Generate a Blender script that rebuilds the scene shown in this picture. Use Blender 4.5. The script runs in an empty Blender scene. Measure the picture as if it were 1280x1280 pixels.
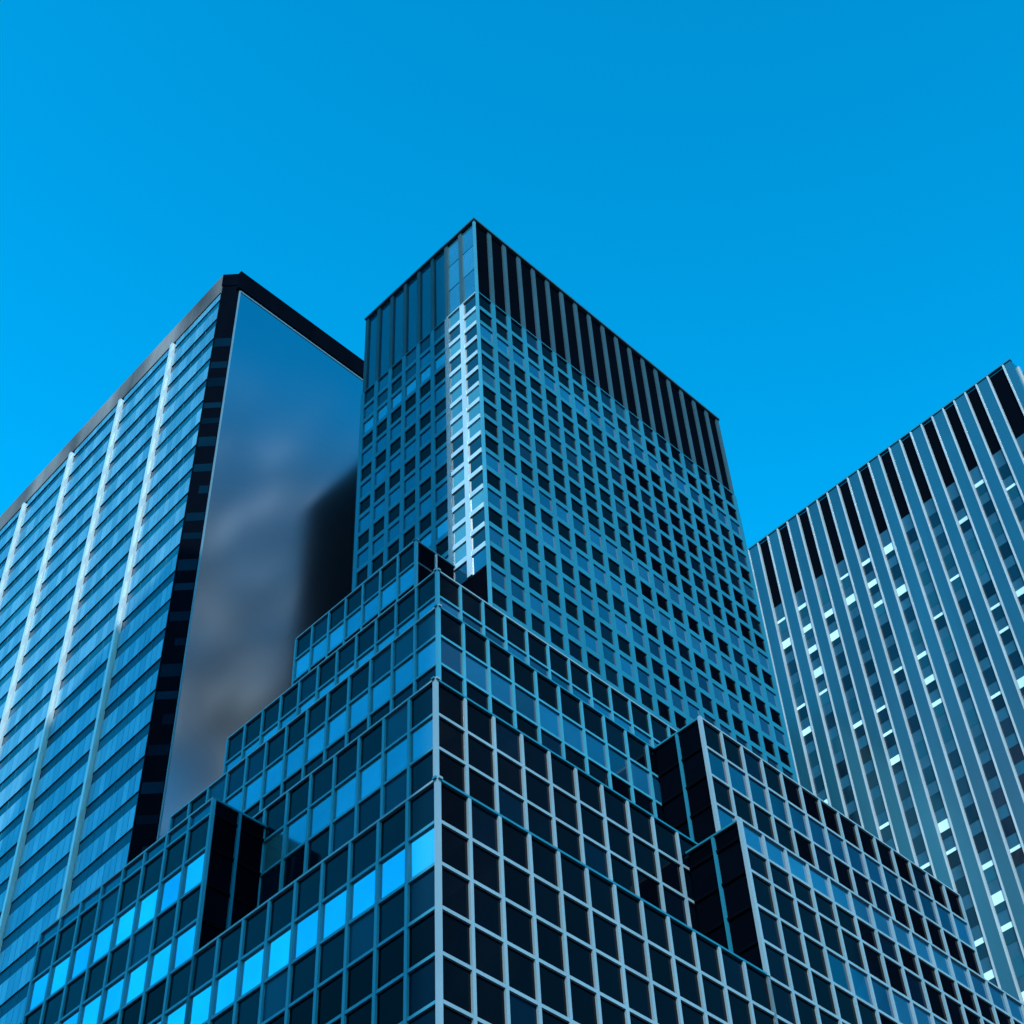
import bpy, math, random
import numpy as np
from mathutils import Vector, Matrix

random.seed(7)
S = 0.358                       # metres per survey unit (bay 4.65 u, half storey 5.3 u)
EYE = 1.6                       # camera height
AZ, PITCH, ROLL, FPX = 0.75151435, 0.86312138, -0.06058192, 2122.24519
SUN_AZ, SUN_EL = math.radians(180.0), math.radians(44.0)

scn = bpy.context.scene
col = scn.collection

# ------------------------------------------------------------------ camera
fw = Vector((0, math.cos(PITCH), math.sin(PITCH)))
r0 = Vector((1, 0, 0)); u0_ = Vector((0, -math.sin(PITCH), math.cos(PITCH)))
cr = math.cos(ROLL) * r0 + math.sin(ROLL) * u0_
cu = -math.sin(ROLL) * r0 + math.cos(ROLL) * u0_
cam = bpy.data.cameras.new('camera'); camo = bpy.data.objects.new('camera', cam); col.objects.link(camo)
m = Matrix((cr, cu, -fw)).transposed().to_4x4(); m.translation = Vector((0, 0, EYE))
camo.matrix_world = m
cam.sensor_width = 36; cam.lens = 36 * FPX / 1280
cam.clip_start = 0.5; cam.clip_end = 20000
scn.camera = camo
ROT = math.pi / 2 - AZ                                  # building grid: local x = right-hand facades, local y = left-hand facades
RM = Matrix.Rotation(ROT, 4, 'Z')

# ------------------------------------------------------------------ materials
def mat(name):
    m = bpy.data.materials.new(name); m.use_nodes = True
    nt = m.node_tree
    return m, nt, nt.nodes['Principled BSDF']

def noise(nt, scale, detail=4, stretch=None):
    tc = nt.nodes.new('ShaderNodeTexCoord'); n = nt.nodes.new('ShaderNodeTexNoise')
    n.inputs['Scale'].default_value = scale; n.inputs['Detail'].default_value = detail
    if stretch:
        mp = nt.nodes.new('ShaderNodeMapping'); mp.inputs['Scale'].default_value = stretch
        nt.links.new(tc.outputs['Object'], mp.inputs['Vector']); nt.links.new(mp.outputs['Vector'], n.inputs['Vector'])
    else:
        nt.links.new(tc.outputs['Object'], n.inputs['Vector'])
    return n

def ramp(nt, stops, src):
    r = nt.nodes.new('ShaderNodeValToRGB')
    e = r.color_ramp.elements
    while len(e) < len(stops): e.new(0.5)
    for k, (p, c) in zip(e, stops):
        k.position = p; k.color = (c if len(c) == 4 else (*c, 1))
    nt.links.new(src, r.inputs['Fac'])
    return r

def pane_random(nt):
    g = nt.nodes.new('ShaderNodeNewGeometry'); o = nt.nodes.new('ShaderNodeObjectInfo')
    a = nt.nodes.new('ShaderNodeMath'); a.operation = 'ADD'
    f = nt.nodes.new('ShaderNodeMath'); f.operation = 'FRACT'
    nt.links.new(g.outputs['Random Per Island'], a.inputs[0]); nt.links.new(o.outputs['Random'], a.inputs[1])
    nt.links.new(a.outputs[0], f.inputs[0])
    return f.outputs[0]

def metal(name, base, rough=0.45, metallic=0.0, var=0.12, spec=0.5, scale=0.6):
    m, nt, b = mat(name)
    n = noise(nt, scale, 5, (1, 1, 0.25))
    lo = tuple(c * (1 - var) for c in base); hi = tuple(min(1, c * (1 + var)) for c in base)
    r = ramp(nt, [(0.3, lo), (0.7, hi)], n.outputs['Fac'])
    nt.links.new(r.outputs['Color'], b.inputs['Base Color'])
    b.inputs['Roughness'].default_value = rough; b.inputs['Metallic'].default_value = metallic
    b.inputs['Specular IOR Level'].default_value = spec
    return m

def glass(name, stops, rough=0.06, metallic=0.0, spec=0.5, rvar=0.0):
    """window pane: colour picked pane by pane from the stops"""
    m, nt, b = mat(name)
    v = pane_random(nt)
    r = ramp(nt, stops, v); r.color_ramp.interpolation = 'LINEAR'
    n = noise(nt, 0.25, 3)
    mx = nt.nodes.new('ShaderNodeMixRGB'); mx.blend_type = 'MULTIPLY'; mx.inputs['Fac'].default_value = 0.5
    r2 = ramp(nt, [(0.3, (0.6, 0.6, 0.6)), (0.7, (1, 1, 1))], n.outputs['Fac'])
    nt.links.new(r.outputs['Color'], mx.inputs['Color1']); nt.links.new(r2.outputs['Color'], mx.inputs['Color2'])
    nt.links.new(mx.outputs['Color'], b.inputs['Base Color'])
    b.inputs['Roughness'].default_value = rough; b.inputs['Metallic'].default_value = metallic
    b.inputs['Specular IOR Level'].default_value = spec
    return m

M = {}
M['frame'] = metal('anodised_aluminium', (0.13, 0.205, 0.255), 0.45, 0.1, spec=0.3)
M['frame_mid'] = metal('blue_aluminium', (0.025, 0.17, 0.25), 0.5, 0.1, spec=0.2)
M['frame_dark'] = metal('blue_grey_aluminium', (0.006, 0.105, 0.17), 0.5, 0.05, spec=0.15)
M['frame_sunlit'] = metal('sunlit_aluminium', (0.34, 0.45, 0.51), 0.35, 0.3)  # paler copy of the frame metal, sunlight on the corner strip painted in
M['core'] = metal('dark_backing', (0.002, 0.0035, 0.006), 0.9, spec=0.0)
M['roof'] = metal('roof_gravel', (0.2, 0.2, 0.2), 0.9)
M['win'] = glass('window_glass', [(0, (0.0008, 0.003, 0.007)), (0.7, (0.0015, 0.008, 0.018)), (0.9, (0.003, 0.02, 0.045)), (1, (0.008, 0.06, 0.11))], 0.05, 0, 0.07)
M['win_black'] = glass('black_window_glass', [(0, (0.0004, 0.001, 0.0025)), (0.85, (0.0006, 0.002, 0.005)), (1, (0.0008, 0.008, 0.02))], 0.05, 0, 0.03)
M['win_blue'] = glass('blue_window_glass', [(0, (0.002, 0.03, 0.07)), (0.5, (0.003, 0.05, 0.11)), (1, (0.005, 0.08, 0.17))], 0.05, 0, 0.4)
M['win_teal'] = glass('teal_window_glass', [(0, (0.004, 0.01, 0.016)), (0.30, (0.004, 0.01, 0.016)), (0.42, (0.03, 0.14, 0.2)), (1, (0.05, 0.2, 0.28))], 0.05, 0, 0.6)
M['sp_blue'] = glass('blue_spandrel_glass', [(0, (0.045, 0.23, 0.31)), (0.5, (0.06, 0.29, 0.38)), (1, (0.09, 0.36, 0.46))], 0.14, 0.75, 0.6)
M['sp_bright'] = glass('mirror_spandrel_glass', [(0, (0.30, 0.55, 0.70)), (1, (0.52, 0.80, 0.90))], 0.07, 0.95, 0.6)
M['sp_navy'] = glass('navy_spandrel_glass', [(0, (0.001, 0.015, 0.035)), (0.5, (0.002, 0.035, 0.08)), (1, (0.004, 0.07, 0.15))], 0.08, 0.0, 0.35)
M['sp_mid'] = glass('mid_blue_spandrel', [(0, (0.004, 0.05, 0.11)), (1, (0.008, 0.09, 0.18))], 0.1, 0.1, 0.5)
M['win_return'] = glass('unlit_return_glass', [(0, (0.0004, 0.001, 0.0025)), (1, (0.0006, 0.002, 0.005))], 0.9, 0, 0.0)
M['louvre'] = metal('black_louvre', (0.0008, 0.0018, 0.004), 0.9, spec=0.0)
M['fin'] = metal('crown_fin_metal', (0.018, 0.052, 0.075), 0.5, 0.0, spec=0.05)

# ------------------------------------------------------------------ mesh builder
class MB:
    def __init__(s): s.v = []; s.f = []; s.mi = []; s.mats = []
    def mid(s, k):
        if k not in s.mats: s.mats.append(k)
        return s.mats.index(k)
    def quad(s, pts, k):
        i = len(s.v); s.v += [tuple(c * S for c in p) for p in pts]; s.f.append(tuple(range(i, i + len(pts)))); s.mi.append(s.mid(k))
    def hexa(s, p, k, skip=()):
        """p: 8 points, bottom ring 0-3 then top ring 4-7"""
        i = len(s.v); s.v += [tuple(c * S for c in q) for q in p]; kk = s.mid(k)
        F = {'bot': (3, 2, 1, 0), 'top': (4, 5, 6, 7), 'a': (0, 1, 5, 4), 'b': (1, 2, 6, 5), 'c': (2, 3, 7, 6), 'd': (3, 0, 4, 7)}
        for n, f in F.items():
            if n not in skip: s.f.append(tuple(i + j for j in f)); s.mi.append(kk)
    def box(s, x0, y0, z0, x1, y1, z1, k, skip=()):
        s.hexa([(x0, y0, z0), (x1, y0, z0), (x1, y1, z0), (x0, y1, z0), (x0, y0, z1), (x1, y0, z1), (x1, y1, z1), (x0, y1, z1)], k, skip)
    def build(s, name, parent=None, **props):
        me = bpy.data.meshes.new(name); me.from_pydata(s.v, [], s.f)
        for k in s.mats: me.materials.append(M[k])
        me.polygons.foreach_set('material_index', s.mi); me.update()
        o = bpy.data.objects.new(name, me); col.objects.link(o)
        if parent is not None: o.parent = parent
        for k, v in props.items(): o[k] = v
        return o

class Fac:
    """a facade plane: origin O, running direction U, outward normal N (all in plan)"""
    def __init__(s, O, U, N): s.O = O; s.U = U; s.N = N
    def p(s, u, d, z): return (s.O[0] + s.U[0] * u + s.N[0] * d, s.O[1] + s.U[1] * u + s.N[1] * d, z)
    def bar(s, mb, u0, u1, d0, d1, z0, z1, k, skip=()):
        flip = s.U[0] * s.N[1] - s.U[1] * s.N[0] > 0
        q = [(u0, d1), (u1, d1), (u1, d0), (u0, d0)]
        if flip: q = q[::-1]
        mb.hexa([s.p(a, b, z0) for a, b in q] + [s.p(a, b, z1) for a, b in q], k, skip)
    def pane(s, mb, u0, u1, z0, z1, d, k, jit=0.018):
        j = lambda: d + random.uniform(-jit, jit)
        q = [s.p(u0, j(), z0), s.p(u1, j(), z0), s.p(u1, j(), z1), s.p(u0, j(), z1)]
        if s.U[0] * s.N[1] - s.U[1] * s.N[0] > 0: q = q[::-1]
        mb.quad(q, k)
def FL(x): return Fac((x, 0), (0, 1), (-1, 0))          # left-hand facade in the plane X = x, u = Y
def FR(y): return Fac((0, y), (1, 0), (0, -1))          # right-hand facade in the plane Y = y, u = X

def thing(name, label, cat, base, rot=ROT):
    o = bpy.data.objects.new(name, None); col.objects.link(o)
    o.empty_display_size = 3
    o.location = RM @ (Vector((base[0], base[1], 0)) * S) + Vector((0, 0, EYE)); o.rotation_euler = (0, 0, rot)
    o['label'] = label; o['category'] = cat
    return o

class Rel(MB):
    """builder whose coordinates are survey coordinates, stored relative to a thing's base"""
    def __init__(s, base): super().__init__(); s.b = base
    def build(s, name, parent=None, **props):
        s.v = [(x - s.b[0] * S, y - s.b[1] * S, -EYE if z == 0 else z) for x, y, z in s.v]
        return super().build(name, parent, **props)

# windows are gathered first; the largest in the picture become objects of their own
WIN = {}
def add_win(owner, part, fac, u0, u1, z0, z1, d, k, name='window'): WIN.setdefault((owner, name), []).append((part, fac, u0, u1, z0, z1, d, k))

def to_world(p): return RM @ (Vector(p) * S) + Vector((0, 0, EYE))
def project(p):
    w = to_world(p) - Vector((0, 0, EYE)); z = w.dot(fw)
    return (640 + FPX * w.dot(cr) / z, 640 - FPX * w.dot(cu) / z)

def finish_windows(owner, base, limit=100, zoff=0.35, name='window'):
    dg = bpy.context.evaluated_depsgraph_get()
    rec = []
    for w in WIN[(owner, name)]:
        part, fac, u0, u1, z0, z1, d, k = w
        q = [project(fac.p(a, d, b)) for a, b in ((u0, z0), (u1, z0), (u1, z1), (u0, z1))]
        area = abs(sum(q[i][0] * q[i - 1][1] - q[i - 1][0] * q[i][1] for i in range(4))) / 2
        c = fac.p((u0 + u1) / 2, d + zoff, (z0 + z1) / 2); pc = project(c)
        vis = 0 < pc[0] < 1280 and 0 < pc[1] < 1280
        if vis:
            wc = to_world(c); dr = wc - camo.location; L = dr.length
            vis = not scn.ray_cast(dg, camo.location, dr.normalized(), distance=L - 0.02)[0]
        rec.append((area if vis else 0, w))
    rec.sort(key=lambda t: -t[0])
    rest = Rel(base); n = 0
    for a, (part, fac, u0, u1, z0, z1, d, k) in rec:
        if n < limit and a > 0:
            mb = Rel(base); fac.pane(mb, u0, u1, z0, z1, d, k); mb.build(name, part); n += 1
        else:
            fac.pane(rest, u0, u1, z0, z1, d, k)
    rest.build(name, owner, kind='stuff')

# ------------------------------------------------------------------ curtain wall
BW, CH, ZP = 4.65, 5.3, 117.0
def lines(z0, z1):
    n0 = math.ceil((z0 - ZP) / CH - 1e-6); n1 = math.floor((z1 - ZP) / CH + 1e-6)
    L = [ZP + CH * n for n in range(n0, n1 + 1)]
    if not L or L[0] - z0 > 0.8: L = [z0] + L
    else: L[0] = z0
    if z1 - L[-1] > 0.8: L = L + [z1]
    else: L[-1] = z1
    return L

def curtain(owner, part, base, fac, u0, u1, z0, z1, style, mw=0.45, th=0.43, md=0.18, td=0.13, k='frame', cope='frame', corner=0.0, startbar=True, endbar=True, tk=None, toprow=None):
    """style(row_from_top, bay) -> ('win' | 'panel', material)"""
    nb = max(1, round((u1 - u0) / BW)); w = (u1 - u0) / nb
    Z = lines(z0, z1)
    if toprow: Z[-2] = Z[-1] - toprow
    fr = Rel(base)
    for i in range(nb + 1):
        if (i == 0 and not startbar) or (i == nb and not endbar): continue
        c = u0 + i * w
        fac.bar(fr, c - mw / 2, c + mw / 2, -0.3, md, z0, z1, k)
    for j, z in enumerate(Z[1:-1]):
        for i in range(nb):
            fac.bar(fr, u0 + i * w + mw / 2, u0 + (i + 1) * w - mw / 2, -0.3, td, z - th / 2, z + th / 2, tk or k)
    fac.bar(fr, u0 - corner, u1, -0.3, md + 0.03, z1, z1 + 0.3, cope)
    R = len(Z) - 1
    for j in range(R):
        a = Z[j] + (th / 2 if j else 0); b = Z[j + 1] - (th / 2 if j < R - 1 else 0)
        for i in range(nb):
            kind, mk = style(R - 1 - j, i)
            ua, ub = u0 + i * w + mw / 2, u0 + (i + 1) * w - mw / 2
            if kind == 'win': add_win(owner, part, fac, ua, ub, a, b, -0.14, mk)
            else: add_win(owner, part, fac, ua, ub, a, b, -0.12, mk, 'spandrel_panel')
    fr.build('curtain_frame', part)

# ------------------------------------------------------------------ the stepped tower in the middle
xA, yA = 93.15, 100.0
xB, yB = 101.6, 109.3
xC, yC = 110.8, 118.6
xD, yD = 119.4, 127.9
xE, yE = 131.7, 146.4
xT, yT = 141.0, 138.0
XE, YE = 220.0, 179.0
XT, YT = 224.0, 174.4
zA, zW, zB, zC, zD, zE, zT0, zT = 117.0, 140.3, 143.5, 170.0, 191.2, 223.0, 302.5, 331.2
base = (xA, yA)
tower = thing('stepped_office_tower', 'tall dark-windowed office tower with stepped lower blocks and a ribbed crown, in the middle', 'skyscraper', base)
def block(name, x0, y0, z0, x1, y1, z1, label=None, sx=0.6, sy=0.6):
    b = Rel(base); b.box(x0 + sx, y0 + sy, z0, x1, y1, z1 - 0.05, 'core', ('bot',))
    o = b.build(name, tower)
    if label: o['label'] = label
    return o
def corner_post(part, x, y, z0, z1, k='frame', w=0.27):
    b = Rel(base); b.box(x - w, y - w, z0, x + 0.25, y + 0.25, z1 + 0.32, k); b.build('corner_post', part)

rnd = random.Random(3)
def alt(w='win', p='sp_blue', chance=0.0, other='win_blue', alldark_after=99):
    def f(r, i):
        if r % 2 == 0 or r > alldark_after:
            return ('win', other if rnd.random() < chance else w)
        return ('panel', p)
    return f
# lowest block: its street corner part is the lowest terrace
pA = block('setback_block', xA, yA, 0, XE, YE, zA)
def sA_left(r, i):
    if r == 1: return ('panel', 'sp_bright')
    return ('win', 'win' if r < 3 else 'win_black')  # lower rows near black: a dark reflection put into the glass colour
curtain(tower, pA, base, FL(xA), yA, yA + 9 * BW - 0.5, 40, zA, sA_left, startbar=False, corner=0.5, k='frame_mid', cope='frame', mw=0.44, th=0.38)
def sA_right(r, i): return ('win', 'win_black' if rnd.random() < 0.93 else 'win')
XV2 = xA + 53.6
curtain(tower, pA, base, FR(yA), xA, XV2, 40, zA, sA_right, startbar=False, corner=0.5, cope='frame_dark')
corner_post(pA, xA, yA, 40, zA)
# the taller left part of that facade
yW = yA + 9 * BW - 0.5
pW = block('setback_block', xA, yW, zA, xB + 0.6, YE, zW)
def sW(r, i):
    if r == 0: return ('panel', 'sp_navy')
    if r % 2 == 1: return ('win', 'win')
    return ('panel', 'sp_bright')
def sW2(r, i):
    if r <= 4: return sW(r, i)
    if r in (6,): return ('panel', 'sp_bright')
    return ('win', 'win' if rnd.random() < .7 else 'win_black')
curtain(tower, pW, base, FL(xA), yW, YE, 40, zW, sW2, k='frame_mid', cope='frame', mw=0.44, th=0.38)
# its dark return
retW = Fac((0, yW), (1, 0), (0, -1))
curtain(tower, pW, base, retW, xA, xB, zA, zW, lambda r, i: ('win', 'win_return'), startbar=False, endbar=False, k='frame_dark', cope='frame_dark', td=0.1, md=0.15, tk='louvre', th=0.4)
# the taller right part
zV = 140.7
pV2 = block('setback_block', XV2, yA, zA, XE, yB + 0.6, zV)
def sV2(r, i):
    if r == 0: return ('panel', 'sp_mid')
    if r in (3, 5) and i > 2: return ('panel', 'sp_navy' if i < 6 else 'sp_mid')  # bluer away from the corner: sky reflection put into the panel colour
    return ('win', 'win_black')
curtain(tower, pV2, base, FR(yA), XV2, XE, 40, zV, sV2, toprow=3.9)
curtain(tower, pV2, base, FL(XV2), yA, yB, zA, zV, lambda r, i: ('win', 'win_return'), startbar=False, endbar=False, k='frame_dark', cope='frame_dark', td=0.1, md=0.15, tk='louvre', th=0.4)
corner_post(pV2, XV2, yA, zA, zV)
# second block
pB = block('setback_block', xB, yB, zA, XE, YE, zB)
curtain(tower, pB, base, FL(xB), yB, YE, zA - 1, zB, alt('win', 'sp_blue'), startbar=False, corner=0.5, k='frame_mid', cope='frame', mw=0.44, th=0.38)
XV1 = xB + 53.3
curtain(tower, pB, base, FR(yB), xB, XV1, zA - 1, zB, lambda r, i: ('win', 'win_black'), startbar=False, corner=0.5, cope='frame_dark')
corner_post(pB, xB, yB, zA, zB)
pV1 = block('setback_block', XV1, yB, zB, XE, yC + 0.6, zC)
curtain(tower, pV1, base, FR(yB), XV1, XE, zA, zC, alt('win_black', 'sp_navy'))
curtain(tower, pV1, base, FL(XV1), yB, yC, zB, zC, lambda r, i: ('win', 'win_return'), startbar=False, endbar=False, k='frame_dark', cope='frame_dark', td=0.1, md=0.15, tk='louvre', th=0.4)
corner_post(pV1, XV1, yB, zB, zC)
# third block
pC = block('setback_block', xC, yC, zB, XT, YE, zC)
curtain(tower, pC, base, FL(xC), yC, YE, zB - 1, zC, alt('win', 'sp_blue'), startbar=False, corner=0.5, k='frame_mid')
def sC_right(r, i):
    if r == 1: return ('panel', 'sp_navy')
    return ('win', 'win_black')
curtain(tower, pC, base, FR(yC), xC, XT, zB - 1, zC, sC_right, startbar=False, corner=0.5, cope='frame_dark', k='frame_mid')
corner_post(pC, xC, yC, zB, zC, 'frame_mid')
# fourth block
pD = block('setback_block', xD, yD, zC, XT, YE, zD)
curtain(tower, pD, base, FL(xD), yD, YE, zC - 1, zD, alt('win', 'sp_blue'), startbar=False, corner=0.5, k='frame_mid')
curtain(tower, pD, base, FR(yD), xD, XT, zC - 1, zD, alt('win_black', 'sp_navy'), startbar=False, corner=0.5, k='frame_mid')
corner_post(pD, xD, yD, zC, zD, 'frame_mid')
# fifth block, beside the shaft
pE = block('setback_block', xE, yE, zD, xT + 0.5, YE, zE)
curtain(tower, pE, base, FL(xE), yE, YE, zD - 1, zE, alt('win', 'sp_blue'), startbar=False, corner=0.5, k='frame_mid')
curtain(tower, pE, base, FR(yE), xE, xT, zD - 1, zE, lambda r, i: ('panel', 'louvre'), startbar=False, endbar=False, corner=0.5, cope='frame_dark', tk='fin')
corner_post(pE, xE, yE, zD, zE, 'frame_mid')
# shaft
shaft = block('tower_shaft', xT, yT, zD, XT, YT, zT)
yS = yT + 2 * BW
T = dict(mw=1.15, th=1.25, md=0.16, td=0.12)
def sT_left(r, i):
    if r in (2,): return ('panel', 'sp_blue')
    if r < 2: return ('win', 'win' if rnd.random() < .8 else 'win_blue')
    if r % 2 == 1: return ('win', 'win_black' if rnd.random() < .8 else 'win')
    return ('panel', 'sp_mid' if r < 12 else 'sp_blue')
curtain(tower, shaft, base, FL(xT), yS, YT, zD, zT0, sT_left, k='frame_dark', cope='frame_dark', **T)
def sT_strip(r, i):
    if r == 15: return ('win', 'win_blue')
    return ('win', 'win_teal')
curtain(tower, shaft, base, FL(xT), yT, yS, zE - CH, zT0, sT_strip, k='frame_sunlit', cope='frame_sunlit', startbar=False, endbar=True, **T)
def sT_right(r, i):
    if r == 2: return ('win', 'win_blue')
    if r < 9: return ('win', 'win_black' if rnd.random() < .6 else 'win')
    if r % 2 == 1: return ('win', 'win_black')
    return ('panel', 'sp_mid' if (r in (10, 12) and i > 5) or (r == 14 and i > 12) or rnd.random() < 0.08 else 'sp_navy')  # rows of paler panels paint in a reflection; a few more at random
mb = Rel(base); FL(xT).bar(mb, yT + 0.4, yS, -0.5, -0.2, zD, zE - CH - 0.3, 'louvre'); mb.build('shaded_recess', shaft)  # recess below the strip, its shade put into the near-black colour
curtain(tower, shaft, base, FR(yT), xT, XT, zD, zT0, sT_right, k='frame_dark', cope='frame_dark', startbar=False, **T)
corner_post(shaft, xT, yT, zD, zT, 'frame_mid', 0.26)
# crown
cb = Rel(base)
FR(yT).bar(cb, xT + 0.4, XT, -0.5, -0.2, zT0 + 0.5, zT, 'louvre')
FL(xT).bar(cb, yS + 0.5, YT, -0.5, -0.2, zT0 + 0.5, zT, 'sp_navy')
crown = cb.build('crown', tower)
cp = Rel(base)
for i in range(2):
    for j in range(3):
        a = zT0 + 0.6 + j * 9.5
        FL(xT).pane(cp, yT + i * BW + 0.5, yT + (i + 1) * BW - 0.3, a, min(zT - 0.4, a + 9.2), -0.1, 'sp_blue')
cp.build('corner_panel', crown)
nR = 18; wR = (XT - xT) / nR
for i in range(1, nR + 1):
    mb = Rel(base); c = xT + i * wR - (0.5 if i == nR else 0); FR(yT).bar(mb, c - 0.55, c + 0.55, -0.3, 0.2, zT0 + 0.3, zT, 'fin'); mb.build('crown_fin', crown)
nL = 8; wL = (YT - yT) / nL
for i in range(1, nL + 1):
    mb = Rel(base); c = yT + i * wL - (0.5 if i == nL else 0); FL(xT).bar(mb, c - 0.5, c + 0.5, -0.3, 0.2, zT0 + 0.3, zT, 'fin'); mb.build('crown_fin', crown)
mb = Rel(base)
FR(yT).bar(mb, xT - 0.55, XT + 0.1, -0.6, 0.55, zT, zT + 0.6, 'fin'); FL(xT).bar(mb, yT + 0.6, YT + 0.1, -0.6, 0.55, zT, zT + 0.6, 'fin')
mb.build('coping', crown)

# ------------------------------------------------------------------ glass tower on the left
def steel_wall():
    m, nt, b = mat('brushed_steel_wall')
    n = noise(nt, 0.02, 3, (1, 1, 0.6))
    r = ramp(nt, [(0.3, (0.22, 0.33, 0.375)), (0.7, (0.29, 0.41, 0.45))], n.outputs['Fac'])
    nt.links.new(r.outputs['Color'], b.inputs['Base Color'])
    b.inputs['Metallic'].default_value = 1.0; b.inputs['Roughness'].default_value = 0.08
    n2 = noise(nt, 0.06, 2, (1, 1, 0.5)); bp = nt.nodes.new('ShaderNodeBump'); bp.inputs['Strength'].default_value = 0.09; bp.inputs['Distance'].default_value = 0.3
    nt.links.new(n2.outputs['Fac'], bp.inputs['Height']); nt.links.new(bp.outputs['Normal'], b.inputs['Normal'])
    return m
M['steel'] = steel_wall()
M['white_metal'] = metal('white_column_metal', (0.30, 0.38, 0.43), 0.35, 0.1, 0.05)
M['band'] = glass('pale_blue_spandrel', [(0, (0.045, 0.19, 0.28)), (0.5, (0.07, 0.24, 0.345)), (1, (0.12, 0.31, 0.41))], 0.3, 0.45, 0.5)
M['ribbon'] = glass('ribbon_glass', [(0, (0.001, 0.038, 0.075)), (0.6, (0.0015, 0.05, 0.10)), (1, (0.003, 0.085, 0.15))], 0.25, 0.0, 0.04)
M['coping'] = metal('mottled_coping', (0.085, 0.08, 0.085), 0.7, 0.0, 0.85, 0.2, scale=0.12)
M['black_metal'] = metal('black_metal', (0.001, 0.002, 0.0045), 0.9, spec=0.0)
M['strip_glass'] = glass('navy_strip_glass', [(0, (0.0005, 0.005, 0.012)), (1, (0.001, 0.014, 0.03))], 1.0, 0, 0.0)
M['trim'] = metal('pale_trim', (0.10, 0.18, 0.23), 0.4, 0.3)

a2 = math.radians(2.0)
LB = (158.0, 271.0)
glassy = thing('glass_office_tower', 'blue glass tower with white vertical columns and one blank reflective side wall, on the left', 'skyscraper', LB)
F0 = Fac(LB, (math.sin(a2), math.cos(a2)), (-math.cos(a2), math.sin(a2)))
KX, KY = 162.2, 266.6
LEN = 185.0; ZL = 480.0; ZC = 469.0
# body
bd = Rel(LB)
far = F0.p(LEN, -0.6, 0)
ring = [(LB[0] + 0.7, LB[1], 0), (KX + 0.6, KY + 0.7, 0), (300, KY + 0.7, 0), (300, far[1], 0), (far[0], far[1], 0)]
n = len(ring)
for i in range(n):
    a, b_ = ring[i], ring[(i + 1) % n]
    bd.quad([(a[0], a[1], 0), (b_[0], b_[1], 0), (b_[0], b_[1], ZL - 1), (a[0], a[1], ZL - 1)], 'core')
bd.quad([(p[0], p[1], ZL - 1) for p in ring], 'roof')
body = bd.build('tower_body', glassy)
# ribbon facade
cols_u = [26.0 + 30.3 * i for i in range(6)]
edges = [0.0] + cols_u + [LEN]
bands = Rel(LB); mull = Rel(LB)
z0f = 323.1 - 10.8 * 30
k = 0
while True:
    zc = z0f + 10.8 * k; k += 1
    if zc + 2.1 > ZC - 1: break
    ztop = zc + 10.8 - 2.1
    for i in range(len(edges) - 1):
        ua, ub = edges[i] + (1.0 if i else 0.1), edges[i + 1] - 1.0
        if zc > 5: add_win(glassy, body, F0, ua, ub, zc - 2.1, zc + 2.1, -0.35, 'ribbon')
        F0.bar(bands, ua, ub, -0.7, -0.12, zc + 2.1, min(ztop, ZC), 'core')
        npn = 10
        for j in range(npn):
            F0.bar(bands, ua + (ub - ua) * j / npn + 0.07, ua + (ub - ua) * (j + 1) / npn - 0.07, -0.5, random.uniform(-0.012, 0.012), zc + 2.1, min(ztop, ZC), 'band')
        nm = 4
        for j in range(1, nm):
            u = ua + (ub - ua) * j / nm
            F0.bar(mull, u - 0.05, u + 0.05, -0.4, -0.25, zc - 2.1, zc + 2.1, 'frame_dark')
bands.build('spandrel_band', body); mull.build('mullion', body)
for u in cols_u:
    mb = Rel(LB); F0.bar(mb, u - 0.6, u + 0.6, -0.4, 1.1, 0, ZC - 1, 'white_metal'); mb.build('column', glassy)
mb = Rel(LB)
F0.bar(mb, 0, LEN, -0.6, 0.25, ZC + 0.4, ZL, 'coping'); mb.build('roof_coping', glassy)
# chamfered dark corner
FC = Fac(LB, ((KX - LB[0]) / 6.08, (KY - LB[1]) / 6.08), (-0.7237, -0.6908))
cw = math.hypot(KX - LB[0], KY - LB[1])
FC.U = ((KX - LB[0]) / cw, (KY - LB[1]) / cw); FC.N = (FC.U[1], -FC.U[0])
mb = Rel(LB)
FC.bar(mb, 0.0, cw, -0.6, -0.1, 0, ZL - 0.2, 'black_metal')
cg = mb.build('corner_glazing', glassy)
zz = 20.0; q = random.Random(5)
while zz < ZL - 40:
    h = q.choice((2.6, 3.4, 4.4))
    tk = Rel(LB); FC.pane(tk, 0.5 + q.choice((0, 0, 2.4)), cw - 0.5, zz, zz + h, -0.05, 'strip_glass'); tk.build('glazed_strip', cg)
    zz += h + q.choice((5.0, 6.4, 8.2))
# blank side wall, cap and edge trim
FW = Fac((KX, KY), (1, 0), (0, -1))
mb = Rel(LB); FW.bar(mb, 0.0, 137, -0.6, 0.0, 0, 470.4, 'steel'); sw = mb.build('side_wall', glassy)
sw['label'] = 'blank reflective metal side wall'
mb = Rel(LB); FW.bar(mb, -0.1, 0.3, -0.5, 0.2, 0, 470.0, 'trim'); FW.bar(mb, 0.35, 137, -0.3, 0.18, 469.6, 470.4, 'trim'); mb.build('edge_trim', sw)
mb = Rel(LB); FW.bar(mb, -0.9, 137.5, -1.0, 0.6, 470.7, ZL + 0.4, 'black_metal')
FC.bar(mb, -0.2, cw - 0.6, -1.0, 0.15, 473.5, ZL + 0.2, 'black_metal'); mb.build('roof_cap', glassy)

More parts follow.
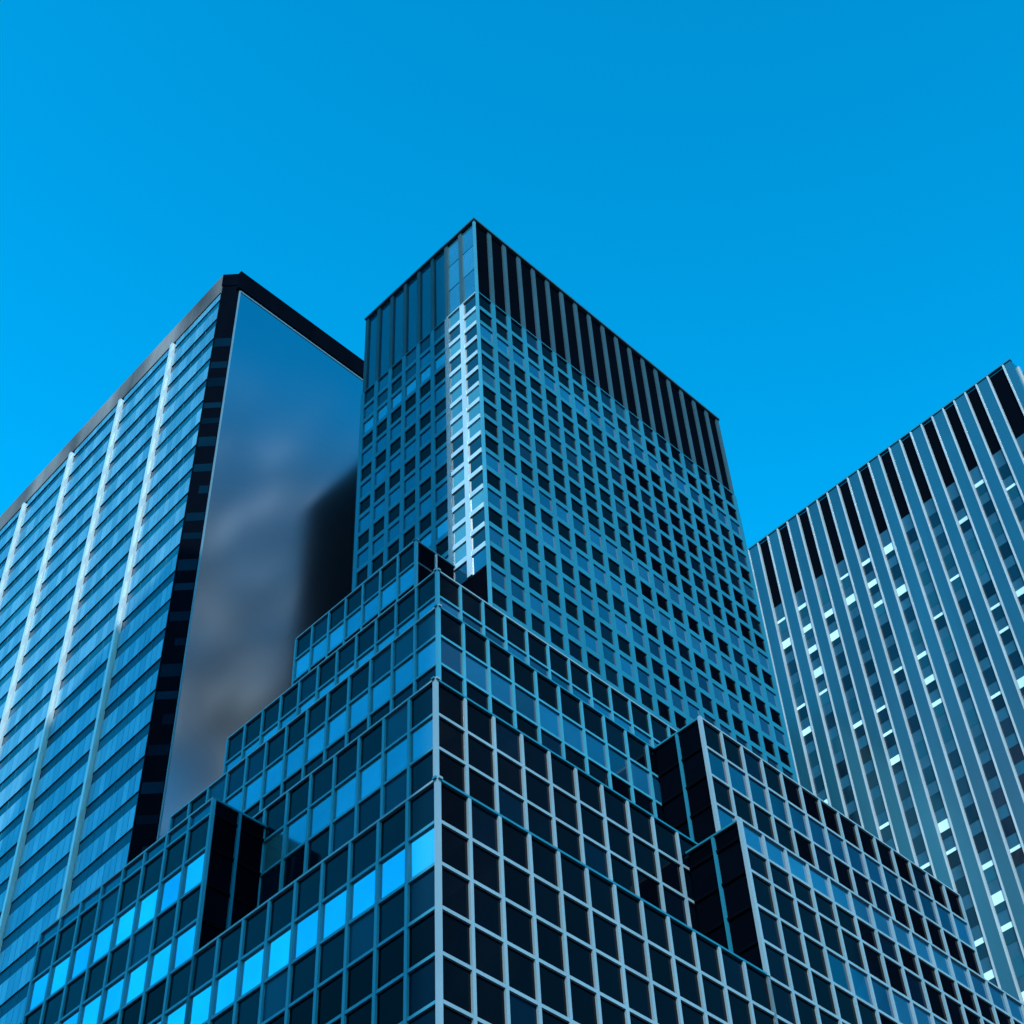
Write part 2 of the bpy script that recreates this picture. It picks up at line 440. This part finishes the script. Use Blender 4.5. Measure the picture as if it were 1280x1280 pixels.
# ------------------------------------------------------------------ ribbed tower on the right
M['rib'] = metal('stone_grey_rib', (0.21, 0.25, 0.28), 0.5, 0.1, 0.12)
M['panel_r'] = metal('blue_grey_panel', (0.006, 0.055, 0.085), 0.28, 0.4, 0.25, scale=0.08)
_b = M['panel_r'].node_tree.nodes['Principled BSDF']; _b.inputs['Coat Weight'].default_value = 0.45; _b.inputs['Coat Roughness'].default_value = 0.15
M['win_r'] = glass('tower_window_glass', [(0, (0.001, 0.006, 0.014)), (0.6, (0.002, 0.018, 0.036)), (1, (0.006, 0.06, 0.10))], 0.08, 0, 0.15)
M['infill_r'] = metal('blue_infill_panel', (0.004, 0.045, 0.082), 0.4, 0.05, 0.2, spec=0.2)
M['blind'] = metal('pale_blind', (0.36, 0.52, 0.58), 0.7, 0, 0.35, scale=0.05)
RB = (385.0, 113.8)
ribbed = thing('ribbed_office_tower', 'grey ribbed tower with black slots along its top and scattered white blinds, on the right', 'skyscraper', RB)
ZR, ZRc = 486.0, 450.0
RY1, RX1 = 330.0, 470.0
mb = Rel(RB); mb.box(RB[0] + 0.8, RB[1] + 0.8, 0, RX1, RY1, ZR - 0.5, 'core', ('bot',)); rbody = mb.build('tower_body', ribbed)
G = FL(RB[0]); PW = 9.78
ribs = 0
blinds = []
qr = random.Random(11)
nP = int((RY1 - RB[1]) / PW)
for i in range(nP):
    b0 = RB[1] + i * PW
    # pattern from the corner: panel, rib, recessed window strip, rib
    p1 = b0 + 4.6 if i else b0 + 2.8
    pan = Rel(RB); G.bar(pan, b0 + (0.3 if i else 0), p1, -0.9, 0.0, 0, ZR, 'panel_r'); pan.build('wall_panel', ribbed)
    s0, s1 = p1 + 0.6, b0 + PW - 0.3
    for c in (p1 + 0.3, b0 + PW):
        r = Rel(RB); G.bar(r, c - 0.3, c + 0.3, -0.9, 0.28, 0, ZR, 'rib'); r.build('rib', ribbed)
    r = Rel(RB); G.bar(r, s0, s1, -0.85, -0.7, ZRc, ZR - 0.5, 'louvre'); r.build('louvre_slot', ribbed)
    z = ZRc - 3.0
    inf = Rel(RB); G.bar(inf, s0, s1, -0.9, -0.66, 0, ZRc, 'infill_r'); inf.build('infill_strip', ribbed)
    while z > 150:
        # storey: infill then window
        add_win(ribbed, rbody, G, s0, s1, z - 10.7, z - 4.4, -0.6, 'win_r')
        if qr.random() < (0.28 if i < 6 else 0.46): blinds.append((s0, s1, z - 4.4 - qr.choice((1.2, 1.8, 2.6, 3.6)), z - 4.4))
        z -= 10.7
def seen(t):
    q = project((RB[0] - 0.5, (t[0] + t[1]) / 2, (t[2] + t[3]) / 2))
    return 0 < q[0] < 1290 and q[1] < 1290 and q[1] < 905 + (q[0] - 876) * 0.66 and q[0] > 920 + (q[1] - 680) * 0.23
front = [t for t in blinds if seen(t)]
others = [t for t in blinds if not seen(t)] + front[100:]
for s0, s1, za, zb in front[:100]:
    r = Rel(RB); G.bar(r, s0 + 0.1, s1 - 0.1, -0.58, -0.5, za, zb, 'blind'); r.build('window_blind', ribbed)
r = Rel(RB)
for s0, s1, za, zb in others: G.bar(r, s0 + 0.1, s1 - 0.1, -0.58, -0.5, za, zb, 'blind')
r.build('window_blind', ribbed, kind='stuff')

mb = Rel(RB); G.bar(mb, RB[1] - 0.2, RY1, -1.0, 0.32, ZR + 0.003, ZR + 0.7, 'frame_dark'); mb.build('roof_coping', ribbed)
G2 = FR(RB[1]); pan2 = Rel(RB)
G2.bar(pan2, RB[0] + 0.1, RX1, -0.7, 0.0, 0, ZR, 'panel_r')
for i in range(1, 18): G2.bar(pan2, RB[0] + i * 4.9 - 0.4, RB[0] + i * 4.9 + 0.4, -0.5, 0.6, 0, ZR, 'rib')
pan2.build('wall_panel', rbody)

# ------------------------------------------------------------------ building behind the viewer that shades the lower left
sx, sy = math.cos(AZ - math.pi - 0) , 0
def toward_sun(x, y, t):
    # plan direction to the sun in grid coordinates
    hx, hy = math.sin(SUN_AZ), math.cos(SUN_AZ)
    gx = hx * math.sin(AZ) + hy * math.cos(AZ); gy = -hx * math.cos(AZ) + hy * math.sin(AZ)
    return (x + gx * t, y + gy * t)
e1 = toward_sun(xT, yT + 2 * BW + 0.2, 250)
e2 = toward_sun(F0.p(56.5, 0, 0)[0], F0.p(56.5, 0, 0)[1], 340)
tt = 0.5 * (330 + 430)
hN = 322 + 340 * math.tan(SUN_EL)
NB = e1
slab = thing('slab_office_tower', 'plain slab tower standing across the street behind the viewer', 'skyscraper', NB)
ux, uy = e2[0] - e1[0], e2[1] - e1[1]; ul = math.hypot(ux, uy); ux /= ul; uy /= ul
FN = Fac(e1, (ux, uy), (uy, -ux))
if FN.N[0] * 1 + FN.N[1] * 1 < 0: FN.N = (-FN.N[0], -FN.N[1])
mb = Rel(NB); FN.bar(mb, 0, ul, -60, -0.5, 0, hN, 'core'); nb_ = mb.build('tower_body', slab)
mb = Rel(NB)
zz = 8.0
while zz < hN - 8:
    FN.bar(mb, 0.0, ul, -0.5, 0.0, zz, zz + 4, 'panel_r'); zz += 10.6
mb.build('spandrel_band', nb_)

# ------------------------------------------------------------------ dark tower to the right, mirrored in the side wall
DB = (429.0, -53.0)
dark = thing('dark_office_tower', 'very tall black tower beyond the right edge, mirrored in the blank side wall', 'skyscraper', DB)
mb = Rel(DB); mb.box(429, -53, 0, 500, 12, 850, 'core', ('bot',)); dbody = mb.build('tower_body', dark)
mb = Rel(DB)
for i in range(15):
    FL(429).bar(mb, -52 + i * 4.5, -51.2 + i * 4.5, -0.1, 0.4, 0, 850, 'black_metal')
mb.build('mullion_grid', dbody)

# ------------------------------------------------------------------ ground
def flat(name, pts, z, key):
    me = bpy.data.meshes.new(name); me.from_pydata([(x, y, z) for x, y in pts], [], [tuple(range(len(pts)))]); me.materials.append(M[key])
    o = bpy.data.objects.new(name, me); col.objects.link(o); o['kind'] = 'structure'; return o
M['asphalt'] = metal('asphalt', (0.05, 0.05, 0.052), 0.9, 0, 0.3, 0.3, 3.0)
M['paving'] = metal('paving', (0.28, 0.28, 0.27), 0.85, 0, 0.2, 0.3, 1.5)
flat('ground', [(-4000, -4000), (4000, -4000), (4000, 4000), (-4000, 4000)], -0.12, 'asphalt')
pv = MB()
pv.box(xA - 12, yA - 12, -0.3, 480, 480, -0.01, 'paving', ('bot',))
po = pv.build('pavement'); po.rotation_euler = (0, 0, ROT); po['kind'] = 'structure'

bpy.context.view_layer.update()
finish_windows(tower, base); finish_windows(tower, base, name='spandrel_panel')
finish_windows(glassy, LB, 100)
finish_windows(ribbed, RB, 100, 0.45)

# ------------------------------------------------------------------ light
sun = bpy.data.lights.new('sun', 'SUN'); so = bpy.data.objects.new('sun', sun); col.objects.link(so)
sun.energy = 3.0; sun.angle = math.radians(0.5); sun.color = (1.0, 0.97, 0.93)
d = Vector((math.sin(SUN_AZ) * math.cos(SUN_EL), math.cos(SUN_AZ) * math.cos(SUN_EL), math.sin(SUN_EL)))
so.rotation_euler = d.to_track_quat('Z', 'Y').to_euler()

w = bpy.data.worlds.new('World'); scn.world = w; w.use_nodes = True
nt = w.node_tree; bg = nt.nodes['Background']
sky = nt.nodes.new('ShaderNodeTexSky'); sky.sky_type = 'NISHITA'; sky.sun_disc = False
sky.sun_elevation = SUN_EL; sky.sun_rotation = SUN_AZ
sky.altitude = 0; sky.air_density = 1.0; sky.dust_density = 0.8; sky.ozone_density = 2.0
hs = nt.nodes.new('ShaderNodeHueSaturation'); hs.inputs['Saturation'].default_value = 1.65; hs.inputs['Hue'].default_value = 0.478; hs.inputs['Value'].default_value = 1.0
nt.links.new(sky.outputs['Color'], hs.inputs['Color'])
# deeper blue towards the zenith, and two banks of cloud outside the view (right of it and behind left)
tc = nt.nodes.new('ShaderNodeTexCoord')
gr = nt.nodes.new('ShaderNodeMapRange'); gr.inputs['From Min'].default_value = 0.5; gr.inputs['From Max'].default_value = 0.93
gr.inputs['To Min'].default_value = 1.52; gr.inputs['To Max'].default_value = 0.80
gd = nt.nodes.new('ShaderNodeVectorMath'); gd.operation = 'DOT_PRODUCT'; gd.inputs[1].default_value = (0.16, 0.0, 0.987)
nt.links.new(tc.outputs['Generated'], gd.inputs[0]); nt.links.new(gd.outputs['Value'], gr.inputs['Value'])
gm = nt.nodes.new('ShaderNodeVectorMath'); gm.operation = 'SCALE'
nt.links.new(hs.outputs['Color'], gm.inputs[0]); nt.links.new(gr.outputs['Result'], gm.inputs['Scale'])
tn = nt.nodes.new('ShaderNodeVectorMath'); tn.operation = 'MULTIPLY'; tn.inputs[1].default_value = (0.35, 1.0, 1.03)
nt.links.new(gm.outputs[0], tn.inputs[0])
last = tn.outputs[0]
def cloud(az, el, r_out, r_in, colour, lo, scale):
    global last
    dp = nt.nodes.new('ShaderNodeVectorMath'); dp.operation = 'DOT_PRODUCT'
    ca, ce = math.radians(az), math.radians(el)
    dp.inputs[1].default_value = (math.sin(ca) * math.cos(ce), math.cos(ca) * math.cos(ce), math.sin(ce))
    nt.links.new(tc.outputs['Generated'], dp.inputs[0])
    mr = nt.nodes.new('ShaderNodeMapRange'); mr.interpolation_type = 'SMOOTHSTEP'
    mr.inputs['From Min'].default_value = math.cos(math.radians(r_out)); mr.inputs['From Max'].default_value = math.cos(math.radians(r_in))
    nt.links.new(dp.outputs['Value'], mr.inputs['Value'])
    cn = nt.nodes.new('ShaderNodeTexNoise'); cn.inputs['Scale'].default_value = scale; cn.inputs['Detail'].default_value = 5
    nt.links.new(tc.outputs['Generated'], cn.inputs['Vector'])
    crp = ramp(nt, [(0.36, (lo, lo, lo)), (0.62, (1, 1, 1))], cn.outputs['Fac'])
    ml = nt.nodes.new('ShaderNodeMath'); ml.operation = 'MULTIPLY'
    nt.links.new(mr.outputs['Result'], ml.inputs[0]); nt.links.new(crp.outputs['Color'], ml.inputs[1])
    cm = nt.nodes.new('ShaderNodeMixRGB')
    c2 = nt.nodes.new('ShaderNodeTexNoise'); c2.inputs['Scale'].default_value = scale * 3.2; c2.inputs['Detail'].default_value = 2
    nt.links.new(tc.outputs['Generated'], c2.inputs['Vector'])
    cr2 = ramp(nt, [(0.36, tuple(c * 0.45 for c in colour)), (0.54, colour), (0.68, tuple(c * 4.0 for c in colour))], c2.outputs['Fac'])
    nt.links.new(cr2.outputs['Color'], cm.inputs['Color2'])
    nt.links.new(ml.outputs[0], cm.inputs['Fac']); nt.links.new(last, cm.inputs['Color1'])
    last = cm.outputs['Color']
cloud(104, 39, 16, 8, (0.66, 0.64, 0.74), 0.5, 12)
cloud(-112, 29, 13, 4, (2.0, 1.7, 1.75), 0.7, 5)
nt.links.new(last, bg.inputs['Color'])
bg.inputs['Strength'].default_value = 0.15
scn.view_settings.view_transform = 'Standard'; scn.view_settings.look = 'None'
scn.view_settings.exposure = 1.3; scn.view_settings.gamma = 1.0
scn.cycles.max_bounces = 6
